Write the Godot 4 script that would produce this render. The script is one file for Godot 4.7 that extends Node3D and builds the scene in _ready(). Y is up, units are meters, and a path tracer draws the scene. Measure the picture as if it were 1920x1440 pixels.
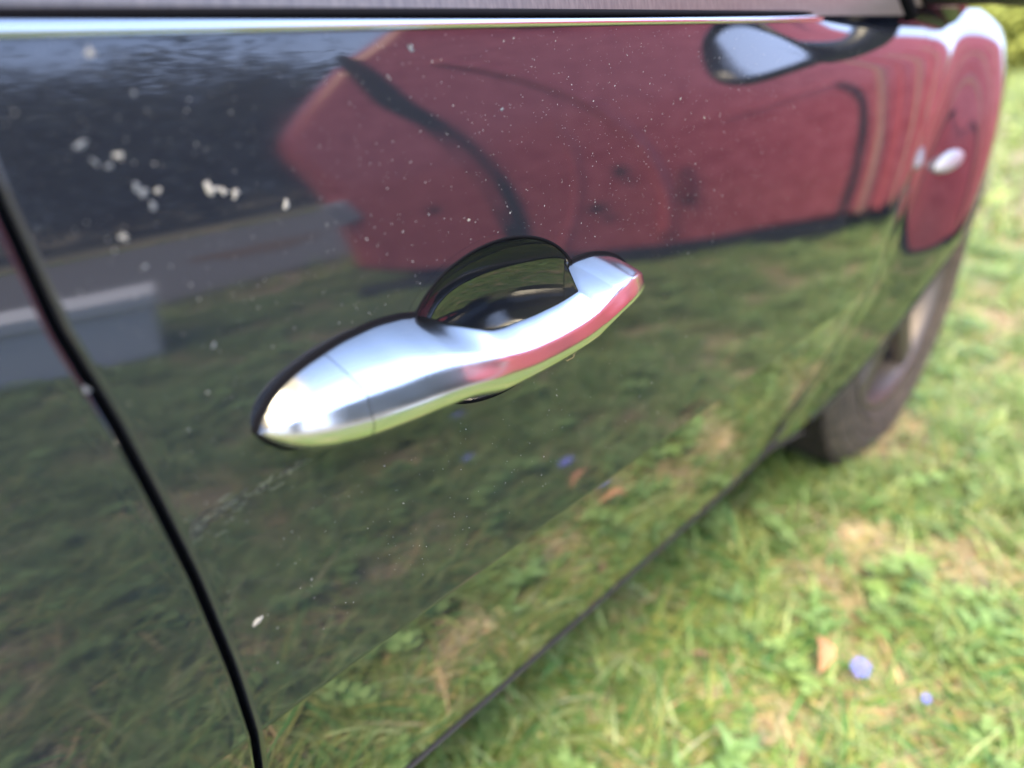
extends Node3D

# ---------------------------------------------------------------- helpers
var rng := RandomNumberGenerator.new()
var used := {}

func lin(r: float, g: float, b: float) -> Color:
	return Color(r, g, b).linear_to_srgb()

func mat(c: Color, rough := 0.6, metal := 0.0) -> StandardMaterial3D:
	var m := StandardMaterial3D.new()
	m.albedo_color = c
	m.roughness = rough
	m.metallic = metal
	return m

func noise_tex(freq: float, c0: Color, c1: Color, size := 512, sd := 3, octaves := 4, normal := false, bump := 4.0) -> NoiseTexture2D:
	var n := FastNoiseLite.new()
	n.seed = sd
	n.frequency = freq
	n.fractal_octaves = octaves
	var t := NoiseTexture2D.new()
	t.width = size
	t.height = size
	t.seamless = true
	t.noise = n
	if normal:
		t.as_normal_map = true
		t.bump_strength = bump
	else:
		var g := Gradient.new()
		g.set_color(0, c0)
		g.set_color(1, c1)
		t.color_ramp = g
	return t

func numbered(called: String) -> String:
	if not used.has(called):
		used[called] = 0
		return called
	used[called] += 1
	return "%s_%03d" % [called, used[called]]

func tag(o: Node3D, label := "", category := "", group := "", kind := "") -> Node3D:
	if label: o.set_meta("label", label)
	if category: o.set_meta("category", category)
	if group: o.set_meta("group", group)
	if kind: o.set_meta("kind", kind)
	return o

func thing(called: String, label: String, category: String, at := Vector3.ZERO, turn := 0.0, group := "") -> Node3D:
	var o := Node3D.new()
	o.name = numbered(called)
	add_child(o)
	o.position = at
	o.rotation.y = turn
	tag(o, label, category, group)
	return o

func obj(called: String, mesh: Mesh, m: Material, parent: Node = null) -> MeshInstance3D:
	var o := MeshInstance3D.new()
	o.mesh = mesh
	o.material_override = m
	if parent == null:
		o.name = numbered(called)
		add_child(o)
	else:
		var n := called
		var k := 0
		while parent.has_node(n):
			k += 1
			n = "%s_%03d" % [called, k]
		o.name = n
		parent.add_child(o)
	return o

func node_part(called: String, parent: Node) -> Node3D:
	var o := Node3D.new()
	o.name = called
	parent.add_child(o)
	return o

# a mesh from vertices and triangle indices, with smooth normals that follow the winding
func build(v: PackedVector3Array, idx: PackedInt32Array, col := PackedColorArray(), uv := PackedVector2Array()) -> ArrayMesh:
	var nrm := PackedVector3Array()
	nrm.resize(v.size())
	for i in range(0, idx.size(), 3):
		var a := v[idx[i]]
		var n := (v[idx[i + 2]] - a).cross(v[idx[i + 1]] - a)
		nrm[idx[i]] += n
		nrm[idx[i + 1]] += n
		nrm[idx[i + 2]] += n
	for i in nrm.size():
		nrm[i] = nrm[i].normalized() if nrm[i].length_squared() > 1e-24 else Vector3.UP
	var arr := []
	arr.resize(Mesh.ARRAY_MAX)
	arr[Mesh.ARRAY_VERTEX] = v
	arr[Mesh.ARRAY_NORMAL] = nrm
	if col.size(): arr[Mesh.ARRAY_COLOR] = col
	if uv.size(): arr[Mesh.ARRAY_TEX_UV] = uv
	arr[Mesh.ARRAY_INDEX] = idx
	var m := ArrayMesh.new()
	m.add_surface_from_arrays(Mesh.PRIMITIVE_TRIANGLES, arr)
	return m

# rows of equal length; keep(r, c) may drop a cell. Front is towards +z for rows going up and columns going +x
func grid(rows: Array, flip := false, keep = null) -> ArrayMesh:
	var nc: int = rows[0].size()
	var v := PackedVector3Array()
	for r in rows: v.append_array(r)
	var idx := PackedInt32Array()
	for r in rows.size() - 1:
		for c in nc - 1:
			if keep != null and not keep.call(r, c): continue
			var a := r * nc + c
			var b := a + 1
			var d := a + nc
			var e := d + 1
			if flip: idx.append_array([a, b, e, a, e, d])
			else: idx.append_array([a, e, b, a, d, e])
	return build(v, idx)

func tube(path: PackedVector3Array, radius: Variant, sides := 8, closed := false) -> ArrayMesh:
	var v := PackedVector3Array()
	var idx := PackedInt32Array()
	var n := path.size()
	var ref := Vector3.UP
	for i in n:
		var t: Vector3
		if closed: t = (path[(i + 1) % n] - path[(i + n - 1) % n]).normalized()
		else: t = (path[mini(i + 1, n - 1)] - path[maxi(i - 1, 0)]).normalized()
		if absf(t.dot(ref)) > 0.95: ref = Vector3.RIGHT if absf(t.x) < 0.8 else Vector3.BACK
		var s := t.cross(ref).normalized()
		var u := s.cross(t).normalized()
		ref = u
		var rad: float = radius if radius is float else radius[i]
		for k in sides:
			var a := TAU * k / sides
			v.append(path[i] + (s * cos(a) + u * sin(a)) * rad)
	var last := n if closed else n - 1
	for i in last:
		for k in sides:
			var a := i * sides + k
			var b := i * sides + (k + 1) % sides
			var c := ((i + 1) % n) * sides + k
			var d := ((i + 1) % n) * sides + (k + 1) % sides
			idx.append_array([a, b, d, a, d, c])
	if not closed:
		v.append(path[0])
		v.append(path[n - 1])
		for k in sides:
			idx.append_array([v.size() - 2, (k + 1) % sides, k])
			idx.append_array([v.size() - 1, (n - 1) * sides + k, (n - 1) * sides + (k + 1) % sides])
	return build(v, idx)

func chaikin(p: PackedVector2Array, times := 2) -> PackedVector2Array:
	for t in times:
		var q := PackedVector2Array()
		for i in p.size():
			var a := p[i]
			var b := p[(i + 1) % p.size()]
			q.append(a.lerp(b, 0.25))
			q.append(a.lerp(b, 0.75))
		p = q
	return p

func inset(p: PackedVector2Array, d: float) -> PackedVector2Array:
	var s := 1.0 if not Geometry2D.is_polygon_clockwise(p) else -1.0
	var q := PackedVector2Array()
	for i in p.size():
		var t := (p[(i + 1) % p.size()] - p[(i + p.size() - 1) % p.size()]).normalized()
		q.append(p[i] + Vector2(-t.y, t.x) * d * s)
	return q

# an outline in x/y given thickness along z, from z0 (front) to z1, with a rounded front edge
func prism(p: PackedVector2Array, z0: float, z1: float, bevel := 0.004) -> ArrayMesh:
	if Geometry2D.is_polygon_clockwise(p):
		p.reverse()
	var dir := signf(z1 - z0)
	var rings := []
	for k in 4:
		var a := PI / 2 * k / 3.0
		var q := inset(p, bevel * (1 - sin(a)))
		var z := z0 + dir * bevel * (1 - cos(a))
		var ring := PackedVector3Array()
		for w in q: ring.append(Vector3(w.x, w.y, z))
		rings.append(ring)
	var backr := PackedVector3Array()
	for w in p: backr.append(Vector3(w.x, w.y, z1))
	rings.append(backr)
	var v := PackedVector3Array()
	var idx := PackedInt32Array()
	var n := p.size()
	# front cap has vertices of its own so that it stays flat
	var cap2 := PackedVector2Array()
	for w in rings[0]:
		v.append(w)
		cap2.append(Vector2(w.x, w.y))
	var tri := Geometry2D.triangulate_polygon(cap2)
	for i in range(0, tri.size(), 3):
		var a := v[tri[i]]
		var nn := (v[tri[i + 2]] - a).cross(v[tri[i + 1]] - a)
		if nn.z * dir < 0: idx.append_array([tri[i], tri[i + 1], tri[i + 2]])
		else: idx.append_array([tri[i], tri[i + 2], tri[i + 1]])
	var base := v.size()
	for r in rings: v.append_array(r)
	for r in rings.size() - 1:
		for k in n:
			var a := base + r * n + k
			var b := base + r * n + (k + 1) % n
			var c := a + n
			var d := b + n
			if dir > 0: idx.append_array([a, b, d, a, d, c])
			else: idx.append_array([a, d, b, a, c, d])
	var base2 := v.size()
	for w in backr: v.append(w)
	for i in range(0, tri.size(), 3):
		var a := v[base2 + tri[i]]
		var nn := (v[base2 + tri[i + 2]] - a).cross(v[base2 + tri[i + 1]] - a)
		if nn.z * dir > 0: idx.append_array([base2 + tri[i], base2 + tri[i + 1], base2 + tri[i + 2]])
		else: idx.append_array([base2 + tri[i], base2 + tri[i + 2], base2 + tri[i + 1]])
	return build(v, idx)

func rbox(size: Vector3, bevel := 0.01, at := Vector3.ZERO) -> ArrayMesh:
	var hx := size.x / 2
	var hy := size.y / 2
	var p := PackedVector2Array([Vector2(-hx, -hy), Vector2(hx, -hy), Vector2(hx, hy), Vector2(-hx, hy)])
	var m := prism(p, size.z / 2, -size.z / 2, bevel)
	var st := SurfaceTool.new()
	st.append_from(m, 0, Transform3D(Basis(), at))
	return st.commit()

# ---------------------------------------------------------------- the body side of the car: z as a function of x (forwards) and height
var ptab := PackedFloat32Array()
const BOWL := Vector2(0.2575, 0.678)
const BOWL_R := Vector2(0.0605, 0.0380)
const WHEEL := Vector2(1.52, 0.30)

func make_profile() -> void:
	var hs := [0.20, 0.26, 0.40, 0.534, 0.536, 0.66, 0.74, 0.79, 0.81, 0.90]
	var tl := [-25.0, -24.0, -20.0, -15.0, -4.0, 1.5, 5.0, 9.0, 14.0, 18.0]
	var n := 2801
	ptab.resize(n)
	var z := 0.0
	var prev := 0.0
	for i in n:
		var h := 0.2 + 0.7 * i / (n - 1)
		var k := 0
		while k < 8 and h > hs[k + 1]: k += 1
		var t: float = lerpf(tl[k], tl[k + 1], clampf((h - hs[k]) / (hs[k + 1] - hs[k]), 0, 1))
		var s := tan(deg_to_rad(t))
		if i > 0: z -= (s + prev) / 2 * 0.7 / (n - 1)
		prev = s
		ptab[i] = z
	var at := ptab[int(round((0.67 - 0.2) / 0.7 * (n - 1)))]
	for i in n: ptab[i] -= at

func prof(h: float) -> float:
	var f := clampf((h - 0.2) / 0.7, 0, 1) * (ptab.size() - 1)
	var i := mini(int(f), ptab.size() - 2)
	return lerpf(ptab[i], ptab[i + 1], f - i)

func ss(a: float, b: float, t: float) -> float:
	return smoothstep(a, b, t)

func skin(x: float, h: float) -> float:
	var d := maxf(0.0, x - 0.6)
	var q := -0.10 * d * d * d if d < 1.2 else -0.1728 - 0.432 * (d - 1.2)
	var r := Vector2(x, h).distance_to(WHEEL)
	var z := prof(h) + q + 0.04 * (1.0 - ss(0.40, 0.66, r))
	z -= 0.0045 * exp(-pow((r - 0.605) / 0.07, 2.0)) * ss(0.80, 0.95, x)
	z -= ss(0.45, 0.85, x) * 11.0 * pow(maxf(0.0, h - 0.766), 2)
	return z

func bowl_rho(x: float, h: float) -> float:
	var d := (Vector2(x, h) - BOWL) / BOWL_R
	return d.length()

func on_skin(x: float, h: float, out := 0.0) -> Vector3:
	return Vector3(x, h, skin(x, h) + out)

func gap_x(h: float) -> float:   # the seam behind the front door
	var hs := [0.25, 0.33, 0.45, 0.505, 0.575, 0.6255, 0.661, 0.694, 0.728, 0.765, 0.81]
	var xs := [0.116, 0.113, 0.1085, 0.1045, 0.0977, 0.0909, 0.0845, 0.0781, 0.0699, 0.0655, 0.0625]
	var k := 0
	while k < 9 and h > hs[k + 1]: k += 1
	return lerpf(xs[k], xs[k + 1], clampf((h - hs[k]) / (hs[k + 1] - hs[k]), 0, 1))

func low_h(x: float) -> float:   # the lower edge of the body: sill, then the front wheel arch
	if x < 0.955: return 0.335 - 0.058 * x
	var xs := [0.955, 1.0, 1.05, 1.1, 1.15, 1.2, 1.25, 1.32, 1.42, 1.52, 1.64, 1.74, 1.82, 1.88, 1.92, 2.4]
	var hs := [0.285, 0.328, 0.402, 0.478, 0.510, 0.535, 0.555, 0.573, 0.585, 0.588, 0.58, 0.545, 0.49, 0.40, 0.28, 0.27]
	var k := 0
	while k < 14 and x > xs[k + 1]: k += 1
	return lerpf(hs[k], hs[k + 1], clampf((x - xs[k]) / (xs[k + 1] - xs[k]), 0, 1))

# edge: points of a rolled hem that turns the sheet inwards; returns [offset along the sheet, offset inwards]
func hem(r: float, depth: float) -> Array:
	var out := [[0.0, depth]]
	for k in range(6, -1, -1):
		var a := PI / 2 * k / 6.0
		out.append([r - r * sin(a), r - r * cos(a)])
	return out

func sheet(xs: Callable, us: Array, hs: Callable, vs: Array, hem_l: bool, hem_r: bool, hem_b: bool, hem_t: bool, z: Callable, keep = null) -> ArrayMesh:
	# us and vs are parameters 0..1; xs(u, h) and hs(v, x) give place; hems add rolled edges
	var hr := 0.0022
	var hm := hem(hr, 0.02)
	var rows := []
	var vv := []
	if hem_b:
		for k in hm: vv.append([vs[0], k[0], k[1]])
	for t in vs.slice(1 if hem_b else 0, vs.size() - (1 if hem_t else 0)): vv.append([t, 0.0, 0.0])
	if hem_t:
		for k in range(hm.size() - 1, -1, -1): vv.append([vs[vs.size() - 1], -hm[k][0], hm[k][1]])
	var uu := []
	if hem_l:
		for k in hm: uu.append([us[0], k[0], k[1]])
	for t in us.slice(1 if hem_l else 0, us.size() - (1 if hem_r else 0)): uu.append([t, 0.0, 0.0])
	if hem_r:
		for k in range(hm.size() - 1, -1, -1): uu.append([us[us.size() - 1], -hm[k][0], hm[k][1]])
	for b in vv:
		var row := PackedVector3Array()
		for a in uu:
			var x0: float = xs.call(a[0], 0.6)
			var h: float = hs.call(b[0], x0)
			var x: float = xs.call(a[0], h)
			h = hs.call(b[0], x) + b[1]
			x = xs.call(a[0], h) + a[1]
			row.append(Vector3(x, h, z.call(x, h) - a[2] - b[2]))
		rows.append(row)
	return grid(rows, false, keep.bind(rows) if keep != null else null)

func steps(a: float, b: float, n: int) -> Array:
	var o := []
	for i in n + 1: o.append(lerpf(a, b, float(i) / n))
	return o

# ---------------------------------------------------------------- the scene
func _ready() -> void:
	rng.seed = 7
	# camera
	var cam := Camera3D.new()
	cam.name = "camera"
	add_child(cam)
	cam.look_at_from_position(Vector3(0, 0.81, 0.23), Vector3(0, 0.81, 0.23) + Vector3(0.68, -0.434, -0.591), Vector3.UP)
	var lens := CameraAttributesPhysical.new()
	lens.frustum_focal_length = 24.03
	lens.frustum_focus_distance = 0.385
	lens.frustum_near = 0.01
	lens.frustum_far = 300.0
	lens.exposure_aperture = 3.2
	cam.attributes = lens
	cam.fov = 53.07
	cam.near = 0.01
	cam.far = 300.0
	# sky
	var sky_mat := ProceduralSkyMaterial.new()
	sky_mat.sky_top_color = lin(0.36, 0.52, 0.90)
	sky_mat.sky_horizon_color = lin(0.58, 0.69, 1.0)
	sky_mat.sky_curve = 0.25
	sky_mat.ground_bottom_color = lin(0.1, 0.13, 0.06)
	sky_mat.ground_horizon_color = lin(0.3, 0.35, 0.2)
	sky_mat.sun_angle_max = 40.0
	var sky := Sky.new()
	sky.sky_material = sky_mat
	var env := Environment.new()
	env.background_mode = Environment.BG_SKY
	env.sky = sky
	env.background_energy_multiplier = 1.3
	env.tonemap_mode = Environment.TONE_MAPPER_LINEAR
	env.tonemap_exposure = 3.0
	env.sdfgi_enabled = true
	env.ssao_enabled = true
	env.ssil_enabled = true
	var we := WorldEnvironment.new()
	we.name = "world"
	we.environment = env
	add_child(we)
	# sun, high behind the car, through thin cloud
	var sun := DirectionalLight3D.new()
	sun.name = "sun"
	sun.light_color = Color(1.0, 0.93, 0.80)
	sun.light_energy = 1.0
	sun.light_angular_distance = 28.0
	sun.shadow_enabled = true
	add_child(sun)
	sun.look_at_from_position(Vector3(-5.6, 8.0, 2.4), Vector3.ZERO, Vector3.UP)

	make_profile()
	setting()
	black_car()
	red_van()
	small_things()
	plants()

# ---------------------------------------------------------------- ground, road, trees
func setting() -> void:
	var soil := mat(Color.WHITE, 0.95)
	soil.albedo_texture = noise_tex(0.02, lin(0.26, 0.17, 0.12), lin(0.20, 0.20, 0.09), 512, 5)
	soil.uv1_triplanar = true
	soil.uv1_world_triplanar = true
	soil.uv1_scale = Vector3(0.8, 0.8, 0.8)
	# one sheet to the horizon, finely and unevenly raised near the car
	var rows := []
	var xs := []
	for i in 61: xs.append(-90.0 + 180.0 * pow(i / 60.0, 1.0))
	var fine := []
	for i in 81: fine.append(-2.0 + 6.0 * i / 80.0)
	var lx := [-150.0, -60.0, -25.0, -10.0, -5.0] + fine + [5.0, 7.0, 10.0, 15.0, 25.0, 60.0, 150.0]
	var fz := []
	for i in 81: fz.append(-2.0 + 6.0 * i / 80.0)
	var lz := [-150.0, -60.0, -25.0, -10.0, -5.0] + fz + [5.0, 7.0, 10.0, 15.0, 25.0, 60.0, 150.0]
	lz.reverse()
	for z in lz:
		var row := PackedVector3Array()
		for x in lx: row.append(Vector3(x, ground_h(x, z), z))
		rows.append(row)
	tag(obj("ground", grid(rows), soil), "", "", "", "structure")
	var tar := mat(Color.WHITE, 0.9)
	tar.albedo_texture = noise_tex(0.15, lin(0.10, 0.098, 0.105), lin(0.17, 0.165, 0.175), 512, 8)
	tar.uv1_triplanar = true
	tar.uv1_world_triplanar = true
	rows = []
	for r in 3:
		var row := PackedVector3Array()
		for c in 41:
			var x := -20.0 + 60.0 * c / 40.0
			var z: float = [9.5, 6.5, 3.7][r] + 0.06 * sin(x * 3.1) + 0.05 * sin(x * 7.7)
			row.append(Vector3(x, 0.03, z))
		rows.append(row)
	tag(obj("road", grid(rows), tar), "", "", "", "structure")
	var patch := PackedVector3Array([Vector3(3.25, 0.036, 5.5)])
	var idx := PackedInt32Array()
	for k in 28:
		var a := TAU * k / 28
		var r := 0.42 + 0.08 * sin(a * 3 + 1) + 0.05 * sin(a * 7)
		patch.append(Vector3(3.25 + cos(a) * r * 1.3, 0.034, 5.5 + sin(a) * r))
		idx.append_array([0, 1 + k, 1 + (k + 1) % 28])
	tag(obj("soil_patch", build(patch, idx), mat(lin(0.12, 0.07, 0.04), 0.95)), "", "", "", "structure")

func ground_h(x: float, z: float) -> float:
	if absf(x) > 6 or absf(z) > 6: return 0.0
	return 0.008 * sin(x * 5.3 + z * 2.1) + 0.006 * sin(z * 9.7 - x * 3.3) + 0.004 * sin(x * 17.0 + z * 13.0)

func leaf_tree(height: float, spread: float, trunk_m: Material, leaf_m: Material, sd: int) -> Array:
	var r := RandomNumberGenerator.new()
	r.seed = sd
	var st := SurfaceTool.new()
	st.begin(Mesh.PRIMITIVE_TRIANGLES)
	var tp := PackedVector3Array()
	var tr := []
	for i in 7:
		var f := i / 6.0
		tp.append(Vector3(0.12 * sin(f * 4), f * height * 0.8, 0.1 * cos(f * 3) - 0.1))
		tr.append(lerpf(0.055, 0.01, f) * height * 0.45)
	st.append_from(tube(tp, tr, 8), 0, Transform3D())
	var tips := []
	for b in 13:
		var f := 0.06 + 0.72 * b / 12.0
		var a := b * 2.4
		var o := Vector3(0.12 * sin(f * 4), f * height * 0.8, 0)
		var reach := spread * (1.1 - 0.7 * absf(f - 0.4))
		var e := o + Vector3(cos(a) * reach, height * 0.2 * r.randf_range(0.6, 1.2), sin(a) * reach)
		st.append_from(tube(PackedVector3Array([o, o.lerp(e, 0.5) + Vector3(0, 0.08, 0), e]), [0.02 * height * 0.5, 0.012 * height * 0.5, 0.004 * height], 6), 0, Transform3D())
		for k in 3: tips.append(o.lerp(e, 0.45 + 0.3 * k))
	for k in 5: tips.append(Vector3(r.randfn() * 0.3, height * (0.85 + 0.07 * k), r.randfn() * 0.3))
	var trunk := st.commit()
	var v := PackedVector3Array()
	var col := PackedColorArray()
	var ix := PackedInt32Array()
	for t in tips:
		var tone := r.randf_range(0.8, 1.15)
		for k in 230:
			var d := Vector3(r.randfn(), r.randfn() * 0.75, r.randfn()) * spread * 0.34
			var n := Vector3(r.randfn(), r.randfn() + 0.5, r.randfn()).normalized()
			var s := n.cross(Vector3(r.randfn(), r.randfn(), r.randfn())).normalized() * 0.062 * r.randf_range(0.6, 1.5)
			var u := n.cross(s) * 0.6
			var c := Color(1, 1, 1) * tone * r.randf_range(0.8, 1.2)
			c.a = 1.0
			var b := v.size()
			var p: Vector3 = t + d
			v.append_array([p - s, p + u, p + s, p - u])
			for q in 4: col.append(c)
			ix.append_array([b, b + 1, b + 2, b, b + 2, b + 3])
	return [trunk, build(v, ix, col)]

# ---------------------------------------------------------------- the black car
func black_car() -> void:
	var car := thing("black_car", "glossy black car at close range, its front door with a chrome handle", "car")
	var paint := mat(lin(0.014, 0.0165, 0.024), 0.03)
	paint.roughness = 1.0
	paint.roughness_texture = noise_tex(0.012, Color(0.02, 0.02, 0.02), Color(0.085, 0.085, 0.085), 512, 15, 5)
	paint.uv1_triplanar = true
	paint.uv1_scale = Vector3(3, 3, 3)
	paint.metallic_specular = 1.0
	paint.clearcoat_enabled = true
	paint.clearcoat = 0.45
	paint.clearcoat_roughness = 0.03
	var rubber := mat(lin(0.006, 0.006, 0.008), 0.75)
	rubber.metallic_specular = 0.15
	var chrome := mat(lin(0.82, 0.83, 0.84), 0.17, 1.0)
	var bright := mat(lin(0.82, 0.83, 0.86), 0.18, 1.0)
	var dark := mat(lin(0.008, 0.008, 0.009), 0.8)
	var plastic := mat(lin(0.05, 0.047, 0.047), 0.7)

	# ---- front door
	var top := 0.8045
	var us := steps(0.0, 0.115, 10) + steps(0.115, 0.256, 84).slice(1) + steps(0.256, 1.0, 70).slice(1)
	var door_x := func(u: float, h: float) -> float:
		var g := gap_x(h) + 0.0016
		var b: float = 0.1
		if u < 0.115: return lerpf(g, 0.186, u / 0.115)
		if u < 0.256: return lerpf(0.186, 0.330, (u - 0.115) / 0.141)
		return lerpf(0.330, 0.9553, (u - 0.256) / 0.744)
	var vs := steps(0.0, 0.40, 22) + [0.402, 0.404, 0.407] + steps(0.41, 0.56, 10) + steps(0.56, 0.80, 58).slice(1) + steps(0.80, 1.0, 16).slice(1)
	var door_h := func(t: float, x: float) -> float:
		if t < 0.40: return lerpf(low_h(x), 0.5335, t / 0.40)
		if t < 0.41: return lerpf(0.5335, 0.5368, (t - 0.40) / 0.01)
		if t < 0.56: return lerpf(0.5368, 0.630, (t - 0.41) / 0.15)
		if t < 0.80: return lerpf(0.630, 0.7225, (t - 0.56) / 0.24)
		return lerpf(0.7225, top, (t - 0.80) / 0.2)
	var out_bowl := func(r: int, c: int, rows: Array) -> bool:
		var p: Vector3 = (rows[r][c] + rows[r + 1][c + 1]) / 2
		return bowl_rho(p.x, p.y) >= 1.045
	var door := obj("front_door", sheet(door_x, us, door_h, vs, true, false, true, false, skin, out_bowl), paint, car)
	var handle := node_part("door_handle", car)
	var cup := []
	for i in 41:
		var f := i / 40.0
		var rho: float = [1.004, 1.02, 1.04, 1.062, 1.085][maxi(i - 36, 0)]
		if i < 36: rho = 0.001 + 0.999 * sin(PI / 2 * i / 35.0)
		var row := PackedVector3Array()
		for c in 97:
			var a := TAU * c / 96.0
			var x := BOWL.x + BOWL_R.x * rho * cos(a)
			var h := BOWL.y + BOWL_R.y * rho * sin(a)
			var depth := 0.030 * pow(maxf(0.0, 1.0 - pow(rho, 2.3)), 0.85)
			var lift := 0.00012
			row.append(on_skin(x, h, lift - depth))
		cup.append(row)
	obj("recess", grid(cup), paint, handle)

	# ---- quarter panel behind the door seam
	var q_x := func(u: float, h: float) -> float: return lerpf(-1.3, gap_x(h) - 0.0016, u)
	var q_h := func(t: float, x: float) -> float: return lerpf(low_h(0.0), top, t)
	var q_vs := steps(0, 0.423, 16) + [0.4235, 0.425, 0.427, 0.43] + steps(0.45, 1.0, 40)
	obj("rear_panel", sheet(q_x, steps(0, 0.9, 16) + steps(0.9, 1.0, 14).slice(1), q_h, q_vs, false, true, true, false, skin), paint, car)

	# ---- front wing with the wheel arch
	var w_x := func(u: float, _h: float) -> float: return lerpf(0.9566, 2.35, u)
	var w_h := func(t: float, x: float) -> float: return lerpf(low_h(x), 0.815, t)
	obj("front_wing", sheet(w_x, steps(0, 1, 110), w_h, steps(0, 1, 70), false, false, true, false, skin), paint, car)
	# inner side of the seams and of the arch: dark liners behind the sheets
	for s in [[0.04, 0.13], [0.90, 1.0]]:
		var rows := []
		for i in 24:
			var h := lerpf(0.30, 0.80, i / 23.0)
			var row := PackedVector3Array()
			for x in s: row.append(on_skin(x, h, -0.019))
			rows.append(row)
		obj("door_pillar", grid(rows), dark, car)
	# bonnet
	var rows := []
	for i in 25:
		var f := i / 24.0
		var row := PackedVector3Array()
		for c in 41:
			var x := lerpf(0.80, 2.35, c / 40.0)
			var z0 := skin(x, 0.815)
			var z := lerpf(z0, -1.7 - z0, f)
			var crown := 0.045 * pow(sin(PI * f), 0.7) * (1.0 - 0.9 * ss(1.6, 2.4, x))
			row.append(Vector3(x, 0.8149 + crown, z))
		rows.append(row)
	obj("bonnet", grid(rows), paint, car)
	# nose, underside, far side and cabin: the rest of the body as it would be seen from a step aside
	rows = []
	for i in 13:
		var row := PackedVector3Array()
		var h := lerpf(0.27, 0.815, i / 12.0)
		for c in 31:
			var f := c / 30.0
			var z0 := skin(2.35, h)
			row.append(Vector3(2.35 + 0.16 * sin(PI * f) + 0.06 * sin(PI * i / 12.0), h, lerpf(z0, -1.7 - z0, f)))
		rows.append(row)
	obj("front_bumper", grid(rows), paint, car)
	obj("underbody", rbox(Vector3(3.4, 0.06, 1.40), 0.01, Vector3(0.35, 0.27, -0.87)), dark, car)
	obj("engine_bay", rbox(Vector3(1.2, 0.45, 1.0), 0.02, Vector3(1.6, 0.53, -0.88)), dark, car)
	rows = []
	for i in 14:
		var h := lerpf(0.30, 0.8, i / 13.0)
		var row := PackedVector3Array()
		for c in 41:
			var x := lerpf(-1.3, 2.35, c / 40.0)
			row.append(Vector3(x, h, -1.7 - skin(x, h)))
		rows.append(row)
	obj("far_side", grid(rows, true), paint, car)
	rows = []
	for i in 9:
		var h := lerpf(0.30, 1.0, i / 8.0)
		var row := PackedVector3Array()
		for c in 9: row.append(Vector3(-1.3 - 0.12 * sin(PI * c / 8.0), h, lerpf(-1.6, -0.05, c / 8.0)))
		rows.append(row)
	obj("tailgate", grid(rows), paint, car)

	# ---- belt line: bright strip, rubber seal, glass, roof
	var strip := []
	for k in 7:
		var a := PI * k / 6.0 - PI / 2
		var row := PackedVector3Array()
		for c in 61:
			var x := lerpf(-1.2, 0.66, c / 60.0)
			var fade := 1.0 - ss(0.52, 0.66, x)
			row.append(Vector3(x, 0.8063 + 0.0021 * sin(a), skin(x, 0.8045) - 0.0006 + (0.0006 + 0.0024 * fade) * cos(a)))
		strip.append(row)
	obj("chrome_strip", grid(strip), bright, car)
	var seal := []
	for k in 7:
		var a := PI * k / 6.0 - PI / 2
		var row := PackedVector3Array()
		for c in 61:
			var x := lerpf(-1.2, 0.98, c / 60.0)
			row.append(Vector3(x, 0.8101 + 0.0019 * sin(a), skin(minf(x, 0.7), 0.8045) - 0.004 + 0.003 * cos(a)))
		seal.append(row)
	obj("window_seal", grid(seal), rubber, car)
	var glass := mat(Color.WHITE, 0.30)
	glass.albedo_texture = noise_tex(0.05, lin(0.035, 0.03, 0.03), lin(0.22, 0.19, 0.18), 512, 21, 5)
	glass.uv1_triplanar = true
	glass.uv1_scale = Vector3(14, 3, 14)
	glass.metallic_specular = 0.8
	rows = []
	for i in 9:
		var f := i / 8.0
		var row := PackedVector3Array()
		for c in 31:
			var x := lerpf(-0.9, 0.86 - 0.5 * f, c / 30.0)
			row.append(Vector3(x, 0.8085 + 0.42 * f, skin(0.3, 0.8045) - 0.008 - 0.20 * f + 0.03 * sin(PI * f)))
		rows.append(row)
	obj("side_window", grid(rows), glass, car)
	var pp := PackedVector3Array()
	for i in 12: pp.append(Vector3(0.88 - 0.52 * i / 11.0, 0.808 + 0.43 * i / 11.0, -0.022 - 0.21 * i / 11.0 + 0.03 * sin(PI * i / 11.0)))
	obj("window_divider", tube(pp, 0.008, 8), rubber, car)
	rows = []
	for i in 6:
		var f := i / 5.0
		var row := PackedVector3Array()
		for c in 8:
			var x := lerpf(0.892 - 0.52 * f, 1.06 - 0.66 * f, c / 7.0)
			row.append(Vector3(x, 0.8165 + 0.42 * f, -0.024 - 0.20 * f + 0.03 * sin(PI * f)))
		rows.append(row)
	obj("mirror_base", grid(rows), glass, car)
	pp = PackedVector3Array()
	for i in 14:
		var f := i / 13.0
		pp.append(Vector3(1.10 - 0.75 * f, 0.815 + 0.47 * f, -0.05 - 0.21 * f + 0.03 * sin(PI * f)))
	obj("windscreen_pillar", tube(pp, 0.028, 10), paint, car)
	rows = []
	for i in 15:
		var row := PackedVector3Array()
		for c in 21:
			var f := c / 20.0
			var g := i / 14.0
			row.append(Vector3(lerpf(0.42, -1.25, f), 1.25 + 0.10 * pow(sin(PI * g), 0.6) * sin(0.3 + 2.5 * f), lerpf(-0.22, -1.48, g)))
		rows.append(row)
	obj("roof", grid(rows), paint, car)
	rows = []
	for i in 9:
		var row := PackedVector3Array()
		for c in 15:
			var g := c / 14.0
			var f := i / 8.0
			row.append(Vector3(1.10 - 0.70 * f + 0.10 * sin(PI * g), 0.845 + 0.44 * f, lerpf(-0.09 - 0.13 * f, -1.61 + 0.13 * f, g)))
		rows.append(row)
	obj("windscreen", grid(rows, true), glass, car)
	obj("cabin_trim", rbox(Vector3(2.1, 0.5, 1.3), 0.05, Vector3(-0.25, 0.55, -0.86)), dark, car)

	# ---- sill under the door
	var sp := []
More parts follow.
